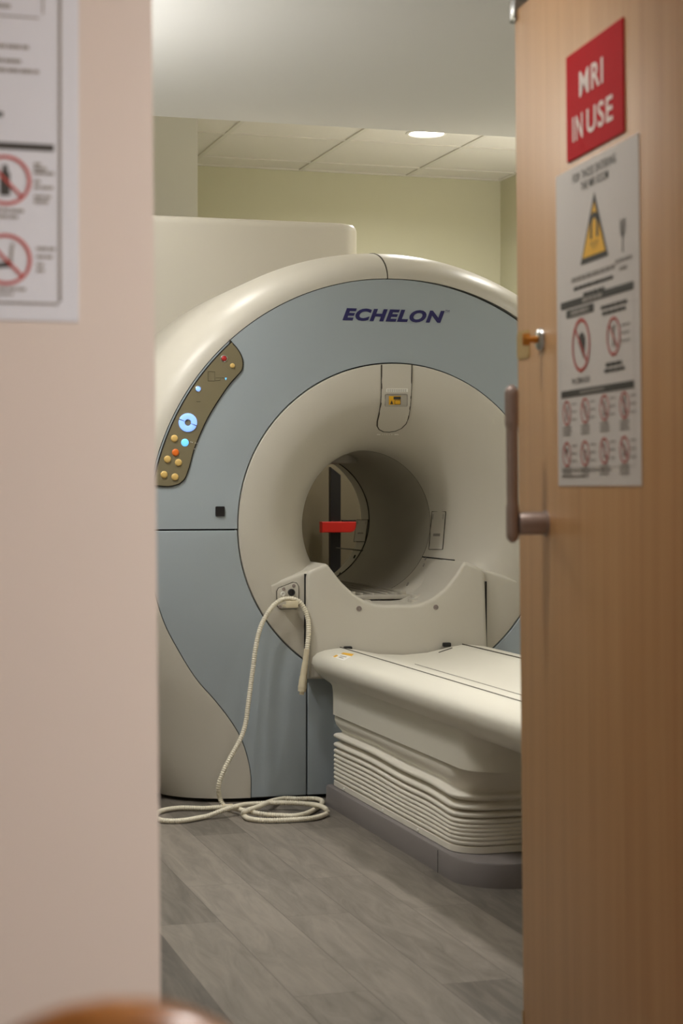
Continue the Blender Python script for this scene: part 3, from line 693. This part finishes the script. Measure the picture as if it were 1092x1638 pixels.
def sheet(name, m, label, cat, mtx, u0, v0, u1, v1, th):
    o = obj(name, prism(rect(0, 0, u1 - u0, v1 - v0), 0, -th, 0, 2, UV), m, None, 0); o.matrix_basis = mtx @ Matrix.Translation((u0, v0, th)); return tag(o, label, cat)
d1, d2, d3 = .0006, .0009, .0012
def pr(name, m, parent, *polys, d=d1):
    bm = NB()
    for q in polys: add_poly(bm, UV, q, d)
    return obj(name, bm, M[m], parent, 0, True)
def line(parent, m, u, v, w, h, d=d1, word=(2, 5)):
    """one row of unreadably small print"""
    bm = NB(); x = u
    while x < u + w - h:
        l = min(h * random.uniform(*word) * .6, u + w - x); add_poly(bm, UV, rect(x, v, x + l, v + h), d); x += l + h * .35
    return obj('caption_line', bm, M[m], parent, 0, True)
def words_(name, m, parent, s_, u, v, w, h, bold=.012): return obj(name, text_bm(s_, UV, u, v, w, h, d1, 0, bold), M[m], parent, 0, True)
def ban(parent, u, v, r, t):
    """a round no-entry mark"""
    bm = NB(); add_ring(bm, UV, u, v, r - t, r, d2, 40); c = math.cos(PI / 4) * (r - t * .5); q = t * .3
    add_poly(bm, UV, [(u - c - q, v + c - q), (u + c - q, v - c - q), (u + c + q, v - c + q), (u - c + q, v + c + q)], d2 + .0002)
    return obj('prohibition_mark', bm, M['ban'], parent, 0, True)
# red sign
s0 = duv(909, 258); s1 = duv(1000, 213); t0 = duv(906, 95)
us, vs_ = s0[0], (s0[1] + s1[1]) / 2; ue, ve = s1[0], (t0[1] + duv(998, 27)[1]) / 2
sg_ = sheet('door_sign', M['red'], 'red sign with white letters reading MRI IN USE on the door', 'sign', DM, us, vs_, ue, ve, .003)
SW, SH = ue - us, ve - vs_
for w_, u, v, w in (('MRI', .25, .54, .42), ('IN', .12, .155, .185), ('USE', .38, .155, .45)):
    words_('lettering', 'signw', sg_, w_, SW * u, SH * v, SW * w, SH * .235, .018)

# safety poster on the door
p0 = duv(894, 777); p1 = duv(1027, 776); p2 = duv(890, 283)
PU, PV = p0[0], p0[1]; PW, PH = p1[0] - PU, p2[1] - PV
po = sheet('safety_poster', M['paper'], 'pale grey safety poster with yellow magnet triangle below the red door sign', 'poster', DM, PU, PV, p1[0], p2[1], .0012)
def q_(px, py): a = duv(px, py); return (a[0] - PU, a[1] - PV)
for w_, x0, x1, y in (('FOR THOSE ENTERING', 917, 986, 270), ('THE MRI ROOM', 930, 974, 289)):
    a, b, c = q_(x0, y), q_(x1, y), q_(951, y); words_('title_line', 'dark', po, w_, a[0], c[1] - .0075, b[0] - a[0], .015, .004)
A0, A1, A2 = q_(951.5, 307), q_(929.5, 426), q_(974, 407)
hh = (A1[1] + A2[1]) / 2; A1 = (A1[0], hh); A2 = (A2[0], hh); w_ = A2[0] - A1[0]; H_ = A0[1] - hh
tri = pr('magnet_triangle', 'dark', po, [A1, A2, A0])
pr('yellow_field', 'yellow', tri, [(A1[0] + w_ * .09, hh + H_ * .085), (A2[0] - w_ * .09, hh + H_ * .085), (A0[0], A0[1] - H_ * .14)], d=d2)
mc = (A0[0], hh + H_ * .47); r_ = w_ * .15
def horseshoe(r): return [(mc[0] + r, mc[1] - H_ * .14)] + [(mc[0] + r * math.cos(PI * k / 14), mc[1] + H_ * .06 + r * math.sin(PI * k / 14)) for k in range(15)] + [(mc[0] - r, mc[1] - H_ * .14)]
obj('magnet_symbol', grid([[UV(u, v, d3) for u, v in horseshoe(r_ * k)] for k in (1, .5)]), M['dark'], tri, 0, True)
pr('field_lines', 'oline', tri, *[rect(mc[0] + s_ * r_ * (.25 + .3 * k) - .001, mc[1] - H_ * (.30 - .03 * k), mc[0] + s_ * r_ * (.25 + .3 * k) + .001, mc[1] - H_ * .18) for k in range(3) for s_ in (-1, 1)], d=d3)
e = q_(997, 372)
pr('mast_symbol', 'dark', po, [(e[0] - .0025, e[1] - .03), (e[0] + .0025, e[1] - .03), (e[0], e[1] + .012)], *[[(e[0] + s_ * .004 * (k + .4), e[1] - .010 + .004 * k), (e[0] + s_ * .004 * (k + .4) + .0016, e[1] - .010 + .004 * k), (e[0] + s_ * .004 * (k + 1) + .0016, e[1] + .022), (e[0] + s_ * .004 * (k + 1), e[1] + .022)] for k in range(3) for s_ in (-1, 1)])
line(po, 'grey', e[0] - .035, e[1] - .045, .075, .006); line(po, 'grey', e[0] - .016, e[1] - .058, .036, .006)
line(po, 'grey', PW * .20, PH * .640, PW * .53, PH * .014, word=(4, 9)); line(po, 'dark', PW * .23, PH * .612, PW * .49, PH * .011, word=(3, 7)); line(po, 'dark', PW * .35, PH * .586, PW * .26, PH * .011, word=(4, 8))
v = (q_(897, 492)[1] + q_(1015, 455)[1]) / 2
hb = pr('heading_bar', 'dark', po, rect(PW * .055, v - PH * .0115, PW * .935, v + PH * .0115)); line(hb, 'grey', PW * .34, v - PH * .007, PW * .24, PH * .014, d2, (4, 8))
a, b, c = q_(907, 500), q_(951, 500), q_(929, 497.5)
hb = pr('heading_pill', 'dark', po, rrect(a[0], c[1] - .0068, b[0], c[1] + .0068, .003)); line(hb, 'grey', a[0] + .025, c[1] - .004, b[0] - a[0] - .05, .008, d2, (5, 10))
for y, x0, x1 in ((487, 962, 1006), (497, 964, 1002)): a, b, c = q_(x0, y), q_(x1, y), q_(983, y); line(po, 'dark', a[0], c[1] - .003, b[0] - a[0], .006, word=(4, 8))
c = q_(930.5, 552); R_ = (q_(930.5, 508.5)[1] - q_(930.5, 595.5)[1]) / 2
ban(po, c[0], c[1], R_, R_ * .14)
pr('item_symbol', 'dark', po, [(c[0] + R_ * .08 + R_ * .40 * math.cos(t), c[1] + R_ * .12 + R_ * .34 * math.sin(t)) for t in [PI * k / 8 for k in range(9)]] + [(c[0] + R_ * .3, c[1] - R_ * .55)])
a, b, c = q_(916, 608), q_(945, 608), q_(930, 608); words_('item_name', 'dark', po, 'PACEMAKERS', a[0], c[1] - .005, b[0] - a[0], .010, .004)
c2 = q_(982.5, 537.5); R2 = (q_(982.5, 506)[1] - q_(982.5, 569)[1]) / 2; ban(po, c2[0], c2[1], R2, R2 * .15)
pr('item_symbol', 'grey', po, [(c2[0] - R2 * .3, c2[1] + R2 * .5), (c2[0] + R2 * .3, c2[1] + R2 * .6), (c2[0] + R2 * .1, c2[1]), (c2[0] + R2 * .3, c2[1] - R2 * .5), (c2[0] - R2 * .2, c2[1] - R2 * .55), (c2[0] - R2 * .15, c2[1])])
for k in range(3): line(po, 'grey', c2[0] + R2 * 1.12, c2[1] + R2 * (.4 - .4 * k), PW * .10, PH * .006)
for y, x0, x1 in ((581.5, 970, 997), (591, 968, 1000)): a, b, c = q_(x0, y), q_(x1, y), q_(983, y); line(po, 'dark', a[0], c[1] - .003, b[0] - a[0], .006, word=(4, 8))
vb_ = (q_(899, 634)[1] + q_(1015, 612)[1]) / 2
hb = pr('heading_bar', 'dark', po, rect(PW * .055, vb_ - PH * .011, PW * .93, vb_ + PH * .011)); line(hb, 'grey', PW * .3, vb_ - PH * .004, PW * .3, PH * .008, d2)
icons = [[(-.5, -.6), (-.2, -.6), (.4, .5), (.2, .6)], [(-.3, .5), (.1, .5), (.35, -.1), (.1, -.6), (-.2, -.1)], [(-.1, .6), (.15, .6), (.3, -.6), (-.3, -.6)], [(-.15, .7), (.15, .7), (.15, -.7), (-.15, -.7)],
         [(-.45, .2), (.1, .6), (.2, .2), (-.2, -.2)], [(-.4, .2), (.45, .3), (.1, -.1), (.2, -.6), (-.1, -.6)], [(-.2, .6), (.2, .5), (.1, .0), (.25, -.6), (-.25, -.5), (-.05, .05)], [(-.2, .5), (.0, .5), (.5, -.2), (.4, -.5), (-.4, -.5), (-.3, -.1)]]
for j in range(2):
    for i in range(4):
        u, v = q_((908, 937, 968, 1000)[i], ((661, 657, 652, 648), (727, 725, 721, 719))[j][i]); r = PH * .040
        ban(po, u, v, r, r * .16)
        pr('item_symbol', 'dark' if (i, j) in ((3, 0), (0, 1)) else 'grey', po, [(u + a * r, v + b * r) for a, b in icons[j * 4 + i]])
        for k in range(3): line(po, 'grey', u + r * 1.2, v + r * (.6 - .6 * k), PW * .065, PH * .0045, word=(2, 6))
        for k in range(3): line(po, 'grey', u - PW * .055, v - r * 1.25 - PH * .011 * k, PW * .11, PH * .0065, word=(2, 6))
line(po, 'grey', PW * .05, PH * .045, PW * .62, PH * .006); line(po, 'grey', PW * .05, PH * .026, PW * .32, PH * .008)
pr('poster_border', 'grey', po, *[rect(PW * u, PH * v, PW * (u + w), PH * (v + h)) for (u, v, w, h) in ((.045, .055, .0022, .50), (.935, .055, .0022, .50), (.045, .055, .89, .0018))])

# safety poster on the corridor wall
WM = Matrix(((1, 0, 0, 0), (0, 0, -1, YW0), (0, 1, 0, CAMH), (0, 0, 0, 1)))
def w_uv(px, py): p = at(px, py, YW0); return (p.x, p.z - CAMH)
a = w_uv(125.5, 515); tp = w_uv(126, -60); k_ = a[0] - w_uv(25.5, 515)[0]          # k_: one hundred sightings across
wp = sheet('wall_poster', M['paper2'], 'white laminated safety poster on the tan corridor wall at the left', 'poster', WM, a[0] - .52, a[1], a[0], tp[1], .0012)
def w_q(px, py): p = w_uv(px, py); return (p[0] - a[0] + .52, p[1] - a[1])
def wq(x0, y0, x1, y1): return rect(w_q(x0, 300)[0], w_q(50, y1)[1], w_q(x1, 300)[0], w_q(50, y0)[1])
pr('heading_bar', 'dark', wp, wq(-280, 230, 86, 241))
c = w_q(93, 478); rr = (w_q(98, 478)[0] - c[0])
fr = NB()
for q in (wq(93, -50, 98, 478), wq(-280, 483.5, 93, 487.5)): add_poly(fr, UV, q, d1)
add_grid(fr, [[UV(c[0] + r * math.cos(-PI / 2 * k / 6), c[1] + r * math.sin(-PI / 2 * k / 6), d1) for k in range(7)] for r in (rr * .1, rr * 1.2)])
obj('poster_border', fr, M['grey'], wp, 0, True)
pr('rounded_box', 'grey', wp, wq(67, -40, 69.5, 22), wq(-280, 27.5, 62, 30))
u_ = k_ / 100
for (px, py, r) in ((9, 289, 40), (9, 415.5, 41), (-231, 289, 40), (-231, 415.5, 41)):
    c = (w_q(px, py)[0], w_q(20, py)[1]); ban(wp, c[0], c[1], r * u_, r * u_ * .13)
c = w_q(8, 288)
pr('item_symbol', 'dark', wp, [(c[0] + x * u_, c[1] + y * u_) for x, y in ((-8, -25), (8, -25), (8, 10), (4, 16), (4, 24), (-4, 24), (-4, 16), (-8, 10))])
c = w_q(8, 415)
pr('item_symbol', 'dark', wp, [(c[0] + x * u_, c[1] + y * u_) for x, y in ((-24, -16), (10, -12), (12, -2), (-24, -8))]); pr('item_symbol', 'grey', wp, [(c[0] + x * u_, c[1] + y * u_) for x, y in ((6, -2), (11, -2), (14, 26), (9, 26))])
for (x, y, w, h) in ((54, 260, 14, 5), (54, 267, 20, 5), (54, 274, 32, 5), (54, 288, 14, 5), (54, 297, 34, 5), (54, 312, 30, 5), (54, 320, 26, 5), (-40, 336, 78, 5), (-40, 346, 72, 5), (58, 395, 30, 5), (58, 408, 26, 5), (58, 421, 12, 5), (58, 430, 16, 5), (-40, 461, 82, 5), (-40, 470, 60, 4),
                     (-60, 74, 104, 6), (-60, 97, 94, 6), (-60, 112, 120, 6), (-60, 182, 68, 8), (-60, 10, 75, 6)):
    p = (w_q(x, y)[0], w_q(50, y + h)[1]); line(wp, 'dark' if h >= 8 else 'grey', p[0], p[1], w * u_, h * u_, d1, (3, 8))

# ------------------------------------------------------------------ wooden chair in the corridor, at the lower left
ct = cam_pt((160 - 546) / F * .85, .85, 0); CXx, CYy = ct.x, ct.y; ZT = CAMH - (1577 - HY) / F * .85
ch = thing('wooden_chair', 'honey-brown wooden chair whose rounded back tops out at the bottom left', 'chair', (CXx, CYy, 0))
RB = .017; zc_ = ZT - RB - .20
oval = [(CXx + .105 * math.copysign(abs(math.cos(t)) ** .9, math.cos(t)), CYy - .03 * (math.sin(t) - .2) + .0, zc_ + .20 * math.copysign(abs(math.sin(t)) ** .9, math.sin(t))) for t in [2 * PI * k / 48 for k in range(48)]]
obj('back_frame', tube(oval, RB, 14, True), M['chair'], ch, 60)
for k in (-1, 0, 1): obj('spindle', tube([(CXx + .055 * k, CYy + .03, zc_ - .19), (CXx + .06 * k, CYy, zc_), (CXx + .055 * k, CYy - .02, zc_ + .185)], .008, 10), M['chair'], ch, 60)
seat = [(CXx + .21 * math.cos(t) * (1 - .1 * math.sin(t)), CYy + .22 + .20 * math.sin(t)) for t in [2 * PI * k / 40 for k in range(40)]]
obj('seat', add_prism(NB(), seat, UV, .455, .42, .012), M['chair'], ch, 40)
for sx in (-1, 1):
    obj('leg', tube([(CXx + sx * .13, CYy + .05, zc_ - .1), (CXx + sx * .145, CYy + .07, .44), (CXx + sx * .16, CYy + .05, .2), (CXx + sx * .175, CYy + .01, 0)], .016, 12), M['chair'], ch, 60)
    obj('leg', tube([(CXx + sx * .14, CYy + .36, .43), (CXx + sx * .165, CYy + .40, 0)], lambda i: (.02, .013)[i], 12), M['chair'], ch, 60)
    obj('stretcher', tube([(CXx + sx * .165, CYy + .04, .17), (CXx + sx * .158, CYy + .385, .17)], .009, 10), M['chair'], ch, 60)

# ------------------------------------------------------------------ lamps
def downlight(x, y, z, label, power, r=.085, col=(1, .93, .80), lens=True, spread=160):
    t = thing('downlight', label, 'ceiling light', (x, y, z), group=None)
    obj('trim_ring', lathe((x, y, z), (0, 0, -1), [(r, -.02), (r, .004), (r * 1.06, .007), (r * 1.2, .004), (r * 1.22, -.001)], 32), M['white'], t, 40)
    obj('lens', lathe((x, y, z), (0, 0, -1), [(0, .003), (r * .9, .002), (r, .0)], 32), M['lamp'], t, 40)
    if power:
        ld = bpy.data.lights.new('lamp_light', 'AREA'); ld.shape = 'DISK'; ld.size = r * 2; ld.energy = power; ld.color = col; ld.spread = math.radians(spread)
        lo = bpy.data.objects.new('lamp_light', ld); COL.objects.link(lo); lo.parent = t; lo.location = (0, 0, -.012)
    return t
LW = (1, .975, .925)
vl = at_z(682, 213, CZ)
downlight(vl.x, vl.y, CZ, 'lit round downlight visible in the tiled ceiling at upper right', 11, col=LW)
downlight(1.3, 7.0, CZ, 'added unseen downlight in the tiled ceiling lighting the rear housing', 4, col=LW)  # added out of view to light the rear housing
downlight(3.3, 7.3, CZ, 'added unseen downlight in the tiled ceiling right of the scanner', 5, col=LW)  # unseen lamp put in to lift the tiled zone
downlight(.6, 5.3, SZ, 'added unseen downlight in the lowered ceiling beside the left wall', 5.5, col=LW)  # unseen fill, added to light the left side of the table
downlight(.8, 6.05, SZ, 'lit round downlight in the lowered ceiling left of the scanner', 11, col=LW)
downlight(3.55, 5.6, SZ, 'lit round downlight in the lowered ceiling right of the table', 6, col=LW)
downlight(.75, 3.0, SZ, 'lit round downlight in the lowered ceiling beside the open door', 3.7, col=LW, spread=115)
downlight(2.35, 4.75, SZ, 'added unseen downlight in the lowered ceiling brightening the patient table', 7.5, col=LW, spread=95)  # added beyond the frame to brighten table top and floor around it
downlight(1.7, .9, 2.7, 'lit round downlight in the corridor ceiling before the right corridor wall', 56, col=(1, .96, .93))
def uplight(x, y, z, sx, label, power):  # unseen fill lamps, added to brighten the ceilings
    t = thing('fill_uplight', label, 'fill lamp', (x, y, z))
    obj('bowl', grid([[(x + sx * .16 * math.cos(a) * r, y + .2 * math.sin(a) * r, z - .08 + h) for a in [-PI / 2 + PI * k / 24 for k in range(25)]] for r, h in ((.12, 0), (.5, .015), (.8, .05), (.97, .1), (1, .15), (.96, .15), (.93, .1), (.76, .06), (.1, .02))]), M['white'], t, 50)
    obj('lens', box((min(x + sx * .005, x + sx * .12), y - .14, z + .02), (max(x + sx * .005, x + sx * .12), y + .14, z + .025)), M['lamp'], t, 0)
    ld = bpy.data.lights.new('lamp_light', 'AREA'); ld.shape = 'RECTANGLE'; ld.size = .11; ld.size_y = .27; ld.energy = power; ld.color = LW
    lo = bpy.data.objects.new('lamp_light', ld); COL.objects.link(lo); lo.parent = t; lo.location = (sx * .065, 0, .04); lo.rotation_euler = (PI, 0, 0)
uplight(LX, 5.3, 1.75, 1, 'added unseen half-bowl fill lamp on the left wall brightening the lowered ceiling', 18)
uplight(WX, 7.9, 1.6, -1, 'added unseen half-bowl fill lamp on the right wall brightening the tiled ceiling', 8)

# ------------------------------------------------------------------ camera and view
cd = bpy.data.cameras.new('camera'); cam = bpy.data.objects.new('camera', cd); COL.objects.link(cam)
cd.sensor_fit = 'VERTICAL'; cd.sensor_height = 36; cd.sensor_width = 24; cd.lens = F * 36 / 1638; cd.shift_y = (HY - 819) / 1638
cd.clip_start = .02
cam.location = (0, 0, CAMH); cam.rotation_euler = (PI / 2, 0, -YAW)
cd.dof.use_dof = True; cd.dof.focus_distance = 6.9; cd.dof.aperture_fstop = 5.2
sc.camera = cam
w = bpy.data.worlds.new('world'); sc.world = w; w.use_nodes = True
w.node_tree.nodes['Background'].inputs['Color'].default_value = (.8, .78, .75, 1); w.node_tree.nodes['Background'].inputs['Strength'].default_value = .05
vs = sc.view_settings; vs.view_transform = 'Standard'; vs.look = 'None'; vs.gamma = 1; vs.use_curve_mapping = False; vs.exposure = .5
sc.cycles.use_denoising = True; sc.cycles.max_bounces = 10; sc.cycles.diffuse_bounces = 8; sc.cycles.sample_clamp_indirect = 6
